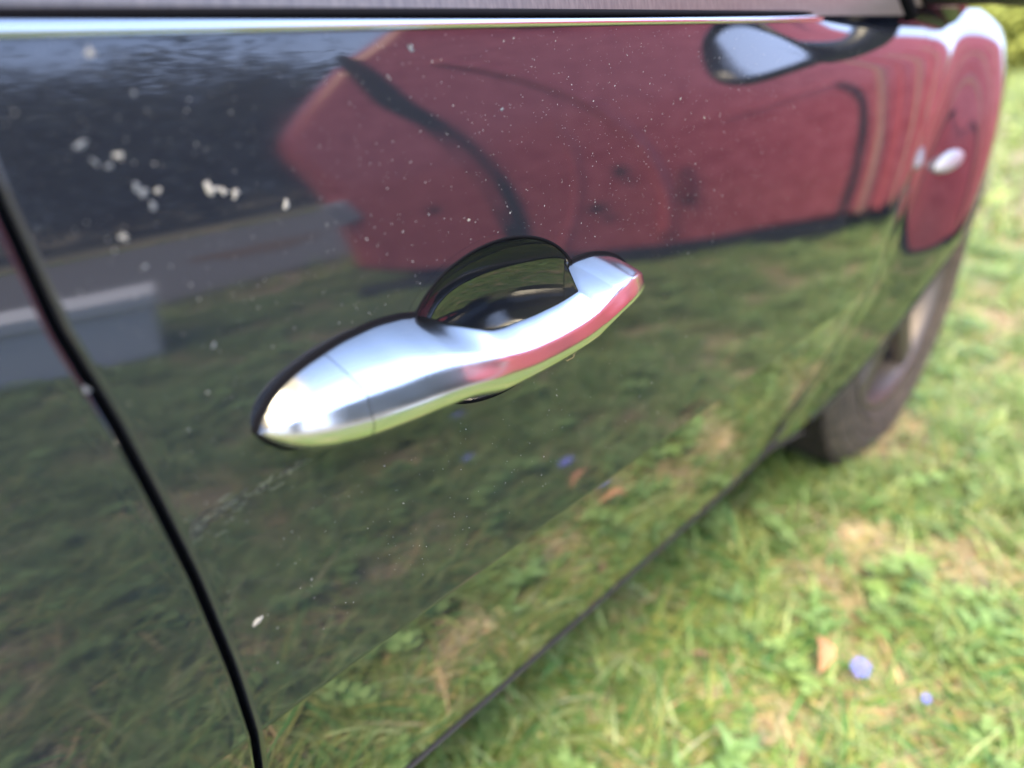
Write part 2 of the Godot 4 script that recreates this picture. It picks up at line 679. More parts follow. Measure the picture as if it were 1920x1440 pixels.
	for k in 9:
		var row := PackedVector3Array()
		for c in 61:
			var x := lerpf(-1.2, 0.98, c / 60.0)
			var h := low_h(clampf(x, 0.0, 0.955))
			var f := k / 8.0
			row.append(Vector3(x, h - 0.0025 - 0.0058 * f, skin(x, maxf(h, 0.2)) + 0.0012 * sin(PI * minf(f * 2.0, 0.5)) - 0.001 - 0.05 * pow(maxf(0.0, f - 0.6), 1.5)))
		sp.append(row)
	sp.reverse()
	obj("sill", grid(sp), plastic, car)

	door_handle(handle, chrome, rubber)
	wheel(car, rubber)
	mirror(car, paint, chrome)

	# side repeater lens on the wing
	var lens_v := []
	for i in 13:
		var row := PackedVector3Array()
		for c in 25:
			var a := TAU * c / 24.0
			var r := i / 12.0
			var du := cos(a) * 0.040 * r
			var dv := sin(a) * 0.0115 * r
			var x := 1.075 + du + dv * 0.1
			var h := 0.648 + du * 0.10 + dv
			row.append(on_skin(x, h, 0.001 + 0.010 * sqrt(maxf(0.0, 1.0 - r * r))))
		lens_v.append(row)
	var lens_m := mat(lin(0.34, 0.34, 0.39), 0.12)
	lens_m.clearcoat_enabled = true
	lens_m.clearcoat = 1.0
	obj("side_repeater", grid(lens_v, true), lens_m, car)

	door_dirt(door)

func door_handle(handle: Node3D, chrome: Material, rubber: Material) -> void:
	var x0 := 0.1228
	var x1 := 0.3700
	var xtop := [0.1228, 0.1250, 0.129, 0.136, 0.146, 0.164, 0.182, 0.198, 0.206, 0.214, 0.224, 0.236, 0.255, 0.275, 0.290, 0.302, 0.314, 0.330, 0.345, 0.356, 0.364, 0.3685, 0.3700]
	var htop := [0.6735, 0.6785, 0.683, 0.6880, 0.6922, 0.6965, 0.6982, 0.6970, 0.6945, 0.6915, 0.6885, 0.6865, 0.6860, 0.6868, 0.6890, 0.6920, 0.6945, 0.6945, 0.6915, 0.6865, 0.6805, 0.6760, 0.6730]
	var xbot := [0.1228, 0.1250, 0.130, 0.140, 0.155, 0.175, 0.20, 0.22, 0.25, 0.28, 0.30, 0.325, 0.345, 0.358, 0.3665, 0.3700]
	var hbot := [0.6735, 0.6690, 0.6640, 0.6592, 0.6574, 0.6577, 0.6588, 0.6596, 0.6608, 0.6622, 0.6634, 0.6645, 0.6655, 0.6672, 0.6702, 0.6730]
	var look := func(xs: Array, ys: Array, x: float) -> float:
		var k := 0
		while k < xs.size() - 2 and x > xs[k + 1]: k += 1
		var t: float = clampf((x - xs[k]) / (xs[k + 1] - xs[k]), 0, 1)
		return lerpf(ys[k], ys[k + 1], t)
	var smooth_look := func(xs: Array, ys: Array, x: float) -> float:
		var s := 0.0
		for j in 9: s += look.call(xs, ys, clampf(x + (j - 4) * minf(0.0012, minf(x - x0, x1 - x) * 0.25), x0, x1))
		return s / 9.0
	var shape := [Vector2(0, 0), Vector2(0.022, 0.15), Vector2(0.075, 0.36), Vector2(0.14, 0.58), Vector2(0.20, 0.755), Vector2(0.25, 0.87), Vector2(0.30, 0.915), Vector2(0.40, 0.952), Vector2(0.50, 0.985), Vector2(0.58, 0.998), Vector2(0.66, 0.975), Vector2(0.75, 0.89), Vector2(0.84, 0.73), Vector2(0.92, 0.50), Vector2(0.98, 0.22), Vector2(1, 0)]
	var ring := func(x: float) -> PackedVector3Array:
		var t := (x - 0.2464) / 0.1238
		var ht: float = smooth_look.call(xtop, htop, x)
		var hb: float = smooth_look.call(xbot, hbot, x)
		var f := 0.0385 * pow(maxf(0.0, 1.0 - pow(absf(t), 2.5)), 0.55)
		var mid := ss(0.1985, 0.224, x) * (1.0 - clampf((x - 0.289) / 0.0215, 0.0, 1.0))
		var zb := lerpf(-0.003, 0.0215, mid)
		var out := PackedVector3Array()
		var fz := maxf(0.0008, f - zb)
		# wide top face, a soft ridge, the front band that leans back a little, the rounded underside
		for k in 45:
			var q := k / 44.0 * (shape.size() - 1)
			var i := mini(int(q), shape.size() - 2)
			var w: Vector2 = (shape[i] as Vector2).cubic_interpolate(shape[i + 1], shape[maxi(i - 1, 0)], shape[mini(i + 2, shape.size() - 1)], q - i)
			out.append(Vector3(x, lerpf(ht, hb, w.x), zb + fz * maxf(w.y, 0.0)))
		# the finger side of the bar, slightly hollow
		for k in range(1, 8):
			var q := k / 8.0
			out.append(Vector3(x, lerpf(hb, ht, q), zb - 0.0 * sin(PI * q)))
		for i in out.size():
			out[i].z += skin(x, out[i].y) * (1.0 - 0.5 * mid)
		return out
	var loft := func(xs: Array, caps: Array) -> ArrayMesh:
		var v := PackedVector3Array()
		var idx := PackedInt32Array()
		var n := 0
		for x in xs:
			var r: PackedVector3Array = ring.call(x)
			n = r.size()
			v.append_array(r)
		for i in xs.size() - 1:
			for k in n:
				var a := i * n + k
				var b := i * n + (k + 1) % n
				var c := a + n
				var d := b + n
				idx.append_array([a, d, b, a, c, d])
		for e in caps:
			var m := Vector3.ZERO
			for k in n: m += v[e * n + k] / n
			v.append(m)
			for k in n:
				if e == 0: idx.append_array([v.size() - 1, k, (k + 1) % n])
				else: idx.append_array([v.size() - 1, e * n + (k + 1) % n, e * n + k])
		return build(v, idx)
	var seam := 0.1555
	var cap := []
	for i in 31: cap.append(x0 + (seam - 0.00006 - x0) * pow(i / 30.0, 1.7))
	obj("key_cap", loft.call(cap, [0]), chrome, handle)
	var bar := steps(seam + 0.00006, 0.195, 22) + steps(0.195, 0.222, 30).slice(1) + steps(0.222, 0.280, 24).slice(1) + steps(0.280, 0.318, 40).slice(1)
	for i in range(1, 31): bar.append(x1 - (x1 - 0.318) * pow(1.0 - i / 30.0, 1.7))
	obj("grip", loft.call(bar, [bar.size() - 1]), chrome, handle)
	var groove: PackedVector3Array = ring.call(seam)
	obj("cap_seam", tube(groove.slice(0, 45), 0.00016, 5), rubber, handle)
	# rubber gasket round each foot and round the recess
	for s in [[x0, 0.204, true], [0.312, x1, false]]:
		var path := []
		var n := 40
		for i in n + 1:
			var f := i / float(n)
			var x := lerpf(s[1], s[0], 1.0 - pow(1.0 - f, 1.7)) if s[2] else lerpf(s[0], s[1], 1.0 - pow(1.0 - f, 1.7))
			path.append(Vector3(x, smooth_look.call(xtop, htop, x), 0.0013))
		for i in range(n - 1, -1, -1):
			var f := i / float(n)
			var x := lerpf(s[1], s[0], 1.0 - pow(1.0 - f, 1.7)) if s[2] else lerpf(s[0], s[1], 1.0 - pow(1.0 - f, 1.7))
			path.append(Vector3(x, smooth_look.call(xbot, hbot, x), 0.0008))
		var bands := [PackedVector3Array(), PackedVector3Array(), PackedVector3Array(), PackedVector3Array()]
		for i in path.size():
			var p: Vector3 = path[i]
			var d := (path[mini(i + 1, path.size() - 1)] - path[maxi(i - 1, 0)]) as Vector3
			var out := Vector2(-d.y, d.x).normalized()
			if out.dot(Vector2(p.x, p.y) - Vector2(0.2464, 0.674)) < 0.0: out = -out
			var w := p.z
			bands[0].append(on_skin(p.x - out.x * 0.0015, p.y - out.y * 0.0015, 0.0011))
			bands[1].append(on_skin(p.x + out.x * w * 0.75, p.y + out.y * w * 0.75, 0.0011))
			bands[2].append(on_skin(p.x + out.x * w * 0.95, p.y + out.y * w * 0.95, 0.0008))
			bands[3].append(on_skin(p.x + out.x * w, p.y + out.y * w, -0.001))
		obj("gasket", grid(bands), rubber, handle)
	var rim := PackedVector3Array()
	for i in 96:
		var a := TAU * i / 96.0
		var x := BOWL.x + BOWL_R.x * cos(a)
		var h := BOWL.y + BOWL_R.y * sin(a)
		rim.append(on_skin(x, h, -0.0003))
	obj("recess_rim", tube(rim, 0.0009, 8, true), rubber, handle)

func lathe(profile: PackedVector2Array, sides := 64) -> ArrayMesh:
	# profile: (radius, z); axis along z
	var rows := []
	for p in profile:
		var row := PackedVector3Array()
		for k in sides + 1:
			var a := TAU * k / sides
			row.append(Vector3(cos(a) * p.x, sin(a) * p.x, p.y))
		rows.append(row)
	return grid(rows)

func wheel(car: Node3D, rubber: Material) -> void:
	var w := node_part("front_wheel", car)
	w.position = Vector3(1.50, 0.345, -0.097)
	w.rotation.y = deg_to_rad(-2.0)
	var tm := mat(lin(0.085, 0.078, 0.078), 0.8)
	var tp := PackedVector2Array([Vector2(0.335, -0.20), Vector2(0.338, -0.04), Vector2(0.334, -0.015), Vector2(0.322, -0.004), Vector2(0.300, 0.004), Vector2(0.272, 0.006), Vector2(0.245, 0.004), Vector2(0.226, -0.003), Vector2(0.218, -0.012)])
	tm.albedo_color = Color.WHITE
	tm.albedo_texture = noise_tex(0.03, lin(0.03, 0.028, 0.028), lin(0.16, 0.125, 0.10), 256, 33, 5)
	tm.uv1_triplanar = true
	tm.uv1_scale = Vector3(4, 4, 4)
	obj("tyre", lathe(tp), tm, w)
	for q in [0.242, 0.262, 0.288, 0.312]:
		var ring := PackedVector3Array()
		for k in 64: ring.append(Vector3(cos(TAU * k / 64) * q, sin(TAU * k / 64) * q, 0.004 if q < 0.3 else -0.001))
		obj("sidewall_rib", tube(ring, 0.003, 6, true), tm, w)
	var blocks := SurfaceTool.new()
	blocks.begin(Mesh.PRIMITIVE_TRIANGLES)
	var bm := rbox(Vector3(0.026, 0.010, 0.05), 0.003)
	for k in 230:
		for j in 4:
			var a := TAU * (k + 0.5 * (j % 2)) / 60.0
			blocks.append_from(bm, 0, Transform3D(Basis(Vector3.BACK, a + PI / 2), Vector3(cos(a) * 0.339, sin(a) * 0.339, -0.035 - 0.045 * j)))
	obj("tread", blocks.commit(), tm, w)
	var rimm := mat(lin(0.16, 0.14, 0.13), 0.5, 0.7)
	obj("rim", lathe(PackedVector2Array([Vector2(0.220, -0.18), Vector2(0.205, -0.03), Vector2(0.222, -0.010), Vector2(0.226, -0.002), Vector2(0.214, -0.004), Vector2(0.204, -0.02), Vector2(0.198, -0.05)])), rimm, w)
	for k in 5:
		var a := TAU * k / 5.0 + 0.3
		var st := SurfaceTool.new()
		st.append_from(rbox(Vector3(0.165, 0.05, 0.022), 0.008, Vector3(0.125, 0, -0.022)), 0, Transform3D(Basis(Vector3.BACK, a), Vector3.ZERO))
		obj("spoke", st.commit(), rimm, w)
	obj("hub", lathe(PackedVector2Array([Vector2(0.06, -0.05), Vector2(0.058, -0.008), Vector2(0.03, -0.004), Vector2(0.0005, -0.003)])), rimm, w)
	obj("brake_disc", lathe(PackedVector2Array([Vector2(0.14, -0.11), Vector2(0.14, -0.10), Vector2(0.0005, -0.10)])), mat(lin(0.22, 0.13, 0.09), 0.6, 0.6), w)
	# arch liner
	var rows := []
	for i in 12:
		var row := PackedVector3Array()
		for k in 33:
			var lx := lerpf(0.965, 1.925, k / 32.0)
			var lh := low_h(lx) + 0.006
			row.append(Vector3(lx, lh, skin(lx, lh) - 0.006 - 0.30 * i / 11.0))
		rows.append(row)
	var liner_m := mat(lin(0.006, 0.006, 0.006), 0.95)
	liner_m.metallic_specular = 0.1
	obj("wheel_arch_liner", grid(rows), liner_m, car)
	var lip := PackedVector3Array()
	for i in 60:
		var x := lerpf(0.975, 1.91, i / 59.0)
		lip.append(on_skin(x, low_h(x) + 0.002, -0.003))
	var lip_m := mat(lin(0.03, 0.03, 0.033), 0.35)
	obj("wheel_arch_lip", tube(lip, 0.0055, 8), lip_m, car)

func mirror(car: Node3D, paint: Material, chrome: Material) -> void:
	var m := node_part("side_mirror", car)
	# an egg-shaped shell, open to the rear, on an arm that rises from the base of the window
	var rows := []
	var outline := PackedVector2Array([Vector2(0.075, 0.825), Vector2(0.13, 0.803), Vector2(0.19, 0.787), Vector2(0.24, 0.79), Vector2(0.268, 0.82), Vector2(0.262, 0.875), Vector2(0.225, 0.905), Vector2(0.15, 0.905), Vector2(0.09, 0.885)])
	outline = chaikin(outline, 3)
	var cen := Vector2(0.175, 0.848)
	for i in 15:
		var f := i / 14.0
		var k := sqrt(maxf(0.0, 1.0 - f * f)) if f > 0.0 else 1.0
		var row := PackedVector3Array()
		for j in outline.size() + 1:
			var p := outline[j % outline.size()]
			var q := cen + (p - cen) * maxf(k, 0.01)
			row.append(Vector3(0.95 + 0.11 * f + (p.x - 0.17) * 0.25, q.y, q.x))
		rows.append(row)
	var shell := mat(lin(0.01, 0.01, 0.012), 0.25)
	obj("mirror_shell", grid(rows, true), shell, m)
	var v := PackedVector3Array()
	var idx := PackedInt32Array()
	v.append(Vector3(0.9595 , cen.y, cen.x))
	for j in outline.size():
		var q := cen + (outline[j] - cen) * 0.84
		v.append(Vector3(0.958 + (q.x - 0.17) * 0.25, q.y, q.x))
		idx.append_array([0, 1 + j, 1 + (j + 1) % outline.size()])
	obj("mirror_glass", build(v, idx), mat(lin(0.85, 0.86, 0.9), 0.02, 1.0), m)
	var ring := PackedVector3Array()
	for j in outline.size():
		var q := cen + (outline[j] - cen) * 0.92
		ring.append(Vector3(0.953 + (q.x - 0.17) * 0.25, q.y, q.x))
	obj("mirror_bezel", tube(ring, 0.008, 8, true), shell, m)
	obj("mirror_arm", tube(PackedVector3Array([Vector3(0.93, 0.838, -0.03), Vector3(0.955, 0.838, 0.03), Vector3(0.98, 0.842, 0.10)]), [0.022, 0.02, 0.03], 12), shell, m)

func fleck(r: float, sd: int) -> ArrayMesh:
	var g := RandomNumberGenerator.new()
	g.seed = sd
	var v := PackedVector3Array([Vector3(0, 0, r * 0.35)])
	var idx := PackedInt32Array()
	for k in 11:
		var a := TAU * k / 11.0
		var q := r * g.randf_range(0.3, 1.35)
		v.append(Vector3(cos(a) * q * 1.25, sin(a) * q * 0.8, 0.0))
		idx.append_array([0, 1 + (k + 1) % 11, 1 + k])
	return build(v, idx)

func door_dirt(door: Node3D) -> void:
	var pale := mat(lin(0.36, 0.34, 0.31), 0.9)
	var grey := mat(lin(0.17, 0.18, 0.20), 0.9)
	# larger flecks: dried spots, [x, height, radius in mm, pale]
	var spots := [[0.1247, 0.7592, 2.6, 1], [0.1327, 0.7568, 1.9, 1], [0.1290, 0.7580, 1.5, 1], [0.1036, 0.7616, 1.5, 0], [0.1016, 0.7632, 1.3, 0], [0.1050, 0.7575, 1.2, 0], [0.1078, 0.7612, 1.1, 1], [0.1507, 0.7504, 1.7, 1], [0.0941, 0.7499, 1.4, 1], [0.0990, 0.7725, 1.3, 1], [0.0895, 0.7770, 1.7, 0], [0.0923, 0.7715, 1.5, 0], [0.0952, 0.7702, 1.2, 0], [0.1110, 0.5928, 1.9, 1], [0.0987, 0.8000, 1.6, 1], [0.1080, 0.7890, 0.9, 0], [0.0980, 0.7402, 1.0, 0], [0.2395, 0.7288, 0.8, 1], [0.1141, 0.7095, 0.9, 0], [0.2667, 0.7720, 0.9, 0], [0.2188, 0.7979, 1.6, 0], [0.4502, 0.7527, 0.9, 1], [0.4214, 0.7654, 0.7, 1], [0.0724, 0.7085, 1.3, 0]]
	var k := 0
	for s in spots:
		k += 1
		var f := obj("dirt_fleck", fleck(s[2] * 0.001, k), pale if s[3] == 1 else grey, door)
		var p := on_skin(s[0], s[1], 0.0001)
		if s[0] < 0.16 and s[1] < 0.62: p.z += 0.0
		f.position = p
		f.rotation.z = rng.randf() * TAU
	# fine dust all over the panel
	var disc := fleck(0.0002, 99)
	var mm := MultiMesh.new()
	mm.transform_format = MultiMesh.TRANSFORM_3D
	mm.mesh = disc
	var places := []
	while places.size() < 5200:
		var x := 0.07 + 0.75 * pow(rng.randf(), 0.9)
		var h := rng.randf_range(0.56, 0.803)
		if x < gap_x(h) + 0.006 or bowl_rho(x, h) < 1.05: continue
		if h < 0.68 and rng.randf() < 0.6: continue
		if x > 0.12 and x < 0.376 and absf(h - 0.676) < 0.025: continue
		places.append(Transform3D(Basis(Vector3.BACK, rng.randf() * TAU).scaled(Vector3.ONE * clampf(exp(rng.randfn() * 0.5) * 0.62, 0.25, 2.4)), on_skin(x, h, 0.00005)))
	mm.instance_count = places.size()
	for i in places.size(): mm.set_instance_transform(i, places[i])
	var du := MultiMeshInstance3D.new()
	du.name = "dust"
	du.multimesh = mm
	du.material_override = mat(lin(0.38, 0.37, 0.36), 0.9)
	door.add_child(du)
	du.set_meta("kind", "stuff")
	# torn spider silk with droplets, low behind the handle
	var st := SurfaceTool.new()
	st.begin(Mesh.PRIMITIVE_TRIANGLES)
	var r := RandomNumberGenerator.new()
	r.seed = 12
	for i in 46:
		var t := pow(r.randf(), 1.3)
		var a := Vector2(0.0915, 0.6470).lerp(Vector2(0.1390, 0.6530), t) + Vector2(r.randfn() * 0.0012, r.randfn() * lerpf(0.0032, 0.0008, t))
		var b := a + Vector2(r.randf_range(0.002, 0.007), r.randf_range(-0.0008, 0.0016))
		var path := PackedVector3Array()
		for q in 5:
			var p := a.lerp(b, q / 4.0)
			path.append(on_skin(p.x, p.y, 0.0003 + 0.0004 * sin(q * 1.7 + i)))
		st.append_from(tube(path, r.randf_range(0.00003, 0.00009), 5), 0, Transform3D())
	var dk := SurfaceTool.new()
	dk.begin(Mesh.PRIMITIVE_TRIANGLES)
	for i in 40:
		var t := pow(r.randf(), 1.5)
		var a := Vector2(0.0915, 0.6465).lerp(Vector2(0.1390, 0.6530), t) + Vector2(r.randfn() * 0.001, r.randfn() * lerpf(0.0026, 0.0006, t))
		var b := a + Vector2(r.randf_range(0.002, 0.006), r.randf_range(-0.0006, 0.0014))
		var path := PackedVector3Array()
		for q in 5:
			var p := a.lerp(b, q / 4.0)
			path.append(on_skin(p.x, p.y + 0.0003 * sin(q * 2.3 + i), 0.00015))
		dk.append_from(tube(path, r.randf_range(0.00016, 0.00034), 5), 0, Transform3D())
	var scuff := obj("scuff", dk.commit(), mat(lin(0.012, 0.016, 0.014), 0.6), door)
	scuff.set_meta("kind", "stuff")
	for i in 26:
		var t := pow(r.randf(), 0.9)
		var a := Vector2(0.0915, 0.6470).lerp(Vector2(0.1390, 0.6530), t) + Vector2(r.randfn() * 0.0008, r.randfn() * 0.0012)
		st.append_from(fleck(r.randf_range(0.0001, 0.00035), i), 0, Transform3D(Basis(), on_skin(a.x, a.y, 0.0005)))
	var silk := obj("silk_thread", st.commit(), mat(lin(0.16, 0.19, 0.16), 0.25), door)
	silk.set_meta("kind", "stuff")

# ---------------------------------------------------------------- the red van beside the grass, seen in the paint
func van_z(h: float) -> float:   # the side leans in towards the roof and the sill
	return 0.085 * (h - 0.6) * (h - 0.6)

func vobj(called: String, mesh: ArrayMesh, m: Material, parent: Node) -> MeshInstance3D:
	var arr := mesh.surface_get_arrays(0)
	var v: PackedVector3Array = arr[Mesh.ARRAY_VERTEX]
	for i in v.size(): v[i].z += van_z(v[i].y)
	arr[Mesh.ARRAY_VERTEX] = v
	var o := ArrayMesh.new()
	o.add_surface_from_arrays(Mesh.PRIMITIVE_TRIANGLES, arr)
	return obj(called, o, m, parent)

func red_van() -> void:
	var van := thing("red_van", "red van parked ahead on the grass, mirrored in the black door paint", "van", Vector3(1.88, 0, 2.37))
	van.basis = Basis(Vector3(0.606, 0, -0.7954), Vector3.UP, Vector3(0.7954, 0, 0.606))
	var red := mat(Color.WHITE, 0.30)
	red.albedo_texture = noise_tex(0.02, lin(0.36, 0.05, 0.065), lin(0.60, 0.15, 0.18), 512, 41, 5)
	red.uv1_triplanar = true
	red.uv1_scale = Vector3(1.2, 1.2, 1.2)
	red.clearcoat_enabled = true
	red.clearcoat = 0.5
	red.clearcoat_roughness = 0.08
	var black := mat(lin(0.015, 0.016, 0.02), 0.5)
	var body := PackedVector2Array([Vector2(0.0, 0.09), Vector2(-0.03, 0.3), Vector2(-0.13, 0.68), Vector2(-0.25, 0.93), Vector2(-0.22, 1.08), Vector2(0.0, 1.33), Vector2(0.14, 1.52), Vector2(0.36, 1.74), Vector2(0.8, 1.86), Vector2(2.5, 1.9), Vector2(2.75, 1.8), Vector2(2.92, 1.2), Vector2(2.95, 0.6), Vector2(2.9, 0.09)])
	var edge := chaikin(body, 3)
	var rows := []
	for i in 61:
		var h := lerpf(0.091, 1.895, i / 60.0)
		var lo := INF
		var hi := -INF
		for k in edge.size():
			var a := edge[k]
			var b := edge[(k + 1) % edge.size()]
			if (a.y - h) * (b.y - h) > 0.0 or is_equal_approx(a.y, b.y): continue
			var x := lerpf(a.x, b.x, clampf((h - a.y) / (b.y - a.y), 0, 1))
			lo = minf(lo, x)
			hi = maxf(hi, x)
		if lo > hi: continue
		var row := PackedVector3Array()
		row.append(Vector3(lo + 0.1, h, 1.5))
		for c in 71:
			var f := c / 70.0
			f = 0.5 - 0.5 * cos(PI * f)
			var x := lerpf(lo, hi, f)
			row.append(Vector3(x, h, van_z(h) + 0.10 * pow(1.0 - minf(1.0, (x - lo) / 0.16), 2.5) + 0.14 * pow(1.0 - minf(1.0, (hi - x) / 0.2), 2.5)))
		row.append(Vector3(hi - 0.05, h, 1.5))
		rows.append(row)
	obj("body", grid(rows, true), red, van)
	var L := [Vector2(0.10, 1.53), Vector2(0.20, 1.16), Vector2(0.28, 1.06), Vector2(0.40, 0.93), Vector2(0.56, 0.58), Vector2(0.64, 0.30), Vector2(0.66, 0.10)]
	var R := [Vector2(0.76, 0.10), Vector2(0.745, 0.30), Vector2(0.69, 0.52), Vector2(0.56, 0.82), Vector2(0.45, 0.99), Vector2(0.34, 1.13), Vector2(0.19, 1.55)]
	vobj("flank_seam", prism(chaikin(PackedVector2Array(L + R), 2), -0.012, 0.02, 0.004), black, van)
	vobj("skirt", prism(PackedVector2Array([Vector2(0.01, 0.0), Vector2(2.07, 0.0), Vector2(2.07, 0.10), Vector2(0.01, 0.085)]), -0.015, 0.02, 0.006), black, van)
	# shut line of the door with its corner
	vobj("door_gap", prism(chaikin(PackedVector2Array([Vector2(2.0, 0.10), Vector2(2.05, 0.10), Vector2(2.068, 0.40), Vector2(2.062, 0.60), Vector2(2.03, 0.72), Vector2(1.93, 0.79), Vector2(1.91, 0.765), Vector2(2.0, 0.69), Vector2(2.024, 0.6), Vector2(2.024, 0.40)]), 2), -0.006, 0.02, 0.003), black, van)
	vobj("body_line", tube(PackedVector3Array([Vector3(1.50, 0.69, 0.0), Vector3(1.70, 0.735, 0.0), Vector3(1.92, 0.79, 0.0)]), 0.008, 6), red, van)
	# raised swage that sweeps down the door
	var cv := Curve2D.new()
	for p in [Vector2(0.50, 1.34), Vector2(0.71, 1.19), Vector2(0.98, 0.96), Vector2(1.17, 0.67), Vector2(1.285, 0.36), Vector2(1.305, 0.12)]: cv.add_point(p)
	var path := PackedVector3Array()
	var raw := [Vector2(0.50, 1.34), Vector2(0.71, 1.19), Vector2(0.98, 0.96), Vector2(1.17, 0.67), Vector2(1.285, 0.36), Vector2(1.305, 0.12)]
	for i in raw.size() - 1:
		for k in 6:
			var p: Vector2 = (raw[i] as Vector2).cubic_interpolate(raw[i + 1], raw[maxi(i - 1, 0)], raw[mini(i + 2, raw.size() - 1)], k / 6.0)
			path.append(Vector3(p.x, p.y, 0.004))
	vobj("swage", tube(path, 0.03, 8), red, van)
	var path2 := PackedVector3Array()
	for p in path: path2.append(Vector3(p.x - 0.40 * clampf(1.2 - p.y, 0.0, 1.0) - 0.02, p.y * 0.9, 0.003))
	vobj("swage", tube(path2.slice(12), 0.016, 8), red, van)
	var latch := vobj("latch", prism(chaikin(PackedVector2Array([Vector2(1.335, 0.47), Vector2(1.385, 0.475), Vector2(1.40, 0.30), Vector2(1.345, 0.29)]), 1), -0.02, 0.01, 0.006), black, van)
	vobj("latch_grip", prism(chaikin(PackedVector2Array([Vector2(1.347, 0.455), Vector2(1.375, 0.458), Vector2(1.388, 0.315), Vector2(1.358, 0.31)]), 1), -0.03, -0.015, 0.005), mat(lin(0.30, 0.04, 0.05), 0.4), latch)
	for p in [[1.11, 0.50, 0.035], [1.14, 0.45, 0.025], [1.03, 0.33, 0.04], [1.07, 0.28, 0.03], [0.36, 0.46, 0.035]]:
		var f := obj("rust_patch", fleck(p[2], int(p[0] * 100)), mat(lin(0.06, 0.025, 0.025), 0.9), van)
		f.position = Vector3(p[0], p[1], van_z(p[1]) - 0.003)
		f.scale = Vector3(1, 1, -0.1)
	# pale vent with slats near the tail
	var vent := vobj("vent", prism(PackedVector2Array([Vector2(-0.09, 0.585), Vector2(0.01, 0.60), Vector2(0.075, 0.475), Vector2(-0.03, 0.44)]), -0.014, 0.02, 0.004), mat(lin(0.42, 0.42, 0.48), 0.5), van)
	for k in 4:
		var f := 0.15 + 0.23 * k
		var a := Vector2(-0.075, 0.575).lerp(Vector2(-0.022, 0.455), f)
		var b := Vector2(0.005, 0.587).lerp(Vector2(0.06, 0.475), f)
		vobj("slat", tube(PackedVector3Array([Vector3(a.x, a.y, -0.016), Vector3(b.x, b.y, -0.016)]), 0.007, 6), mat(lin(0.22, 0.2, 0.24), 0.5), vent)
	vobj("window", prism(chaikin(PackedVector2Array([Vector2(0.80, 1.58), Vector2(0.90, 1.50), Vector2(1.12, 1.47), Vector2(1.20, 1.56), Vector2(1.18, 1.76), Vector2(0.84, 1.76)]), 2), -0.006, 0.01, 0.003), mat(lin(0.02, 0.025, 0.035), 0.1), van)
	vobj("window", prism(chaikin(PackedVector2Array([Vector2(1.40, 1.50), Vector2(2.45, 1.46), Vector2(2.50, 1.78), Vector2(1.42, 1.78)]), 2), -0.006, 0.01, 0.003), mat(lin(0.02, 0.025, 0.035), 0.1), van)
	# pressed ribs on the front panel
	var pale := mat(lin(0.42, 0.22, 0.18), 0.5)
	for k in 5:
		var u := 2.13 + 0.12 * k
		vobj("rib", tube(PackedVector3Array([Vector3(u, 0.12, 0.0), Vector3(u + 0.01, 0.5, 0.0), Vector3(u - 0.02, 0.85, 0.0), Vector3(u - 0.10, 1.15, 0.0)]), 0.02, 8), pale if k % 2 == 0 else red, van)
	var tm := mat(lin(0.03, 0.03, 0.03), 0.8)
	for u in [0.42, 2.35]:
		var w := node_part("wheel" if u < 1 else "wheel_001", van)
		w.position = Vector3(u, 0.26, 0.16)
		w.rotation.y = PI
		obj("tyre", lathe(PackedVector2Array([Vector2(0.26, -0.17), Vector2(0.265, -0.02), Vector2(0.25, 0.0), Vector2(0.19, 0.004), Vector2(0.17, -0.01), Vector2(0.10, -0.02), Vector2(0.001, -0.02)]), 32), tm, w)

# ---------------------------------------------------------------- small loose things
func small_things() -> void:
	# white box on the grass
	var box := thing("white_box", "low white storage box on the grass, mirrored at the door seam", "box", Vector3(0.76, 0.0, 2.88), 0.4)
	var white := mat(lin(0.66, 0.66, 0.70), 0.7)
	obj("tub", rbox(Vector3(0.92, 0.27, 0.40), 0.02, Vector3(0, 0.135, 0)), white, box)
	obj("lid", rbox(Vector3(0.96, 0.05, 0.44), 0.015, Vector3(0, 0.297, 0)), white, box)
	# dry root fibres caught under the handle
	var st := SurfaceTool.new()
	st.begin(Mesh.PRIMITIVE_TRIANGLES)
	var r := RandomNumberGenerator.new()
	r.seed = 4
	for i in 9:
		var p := PackedVector3Array()
		var c := Vector2(0.311 + r.randfn() * 0.003, 0.6455 + r.randfn() * 0.002)
		var a0 := r.randf() * TAU
		var rr := r.randf_range(0.0012, 0.0035)
		for k in 10:
			var a := a0 + k * r.randf_range(0.3, 0.62)
			rr *= r.randf_range(0.95, 1.1)
			p.append(on_skin(c.x + cos(a) * rr * 1.3 + 0.0004 * k, c.y + sin(a) * rr + 0.0003 * k, 0.0006 + 0.0015 * absf(sin(k * 0.9 + i))))
		st.append_from(tube(p, r.randf_range(0.00010, 0.0002), 5), 0, Transform3D())
	tag(obj("root_fibre", st.commit(), mat(lin(0.40, 0.30, 0.16), 0.8)), "wisp of dry curled root fibre caught just below the chrome handle", "fibre")

func leaf_mesh(length: float, width: float, curl: float, lobes := 0.0) -> ArrayMesh:
	# a leaf along +x with a midrib fold
	var rows := []
	for j in 5:
		var s := (j - 2) / 2.0
		var row := PackedVector3Array()
		for i in 13:
			var f := i / 12.0
			var w := width * 0.5 * pow(sin(PI * clampf(f * 0.94 + 0.03, 0, 1)), 0.75) * (1.0 + lobes * sin(f * 24.0))
			row.append(Vector3(length * f, curl * length * sin(f * 2.3) - curl * length * 0.6 * f * f + 0.25 * absf(s) * w, s * w))
		rows.append(row)
	return grid(rows)

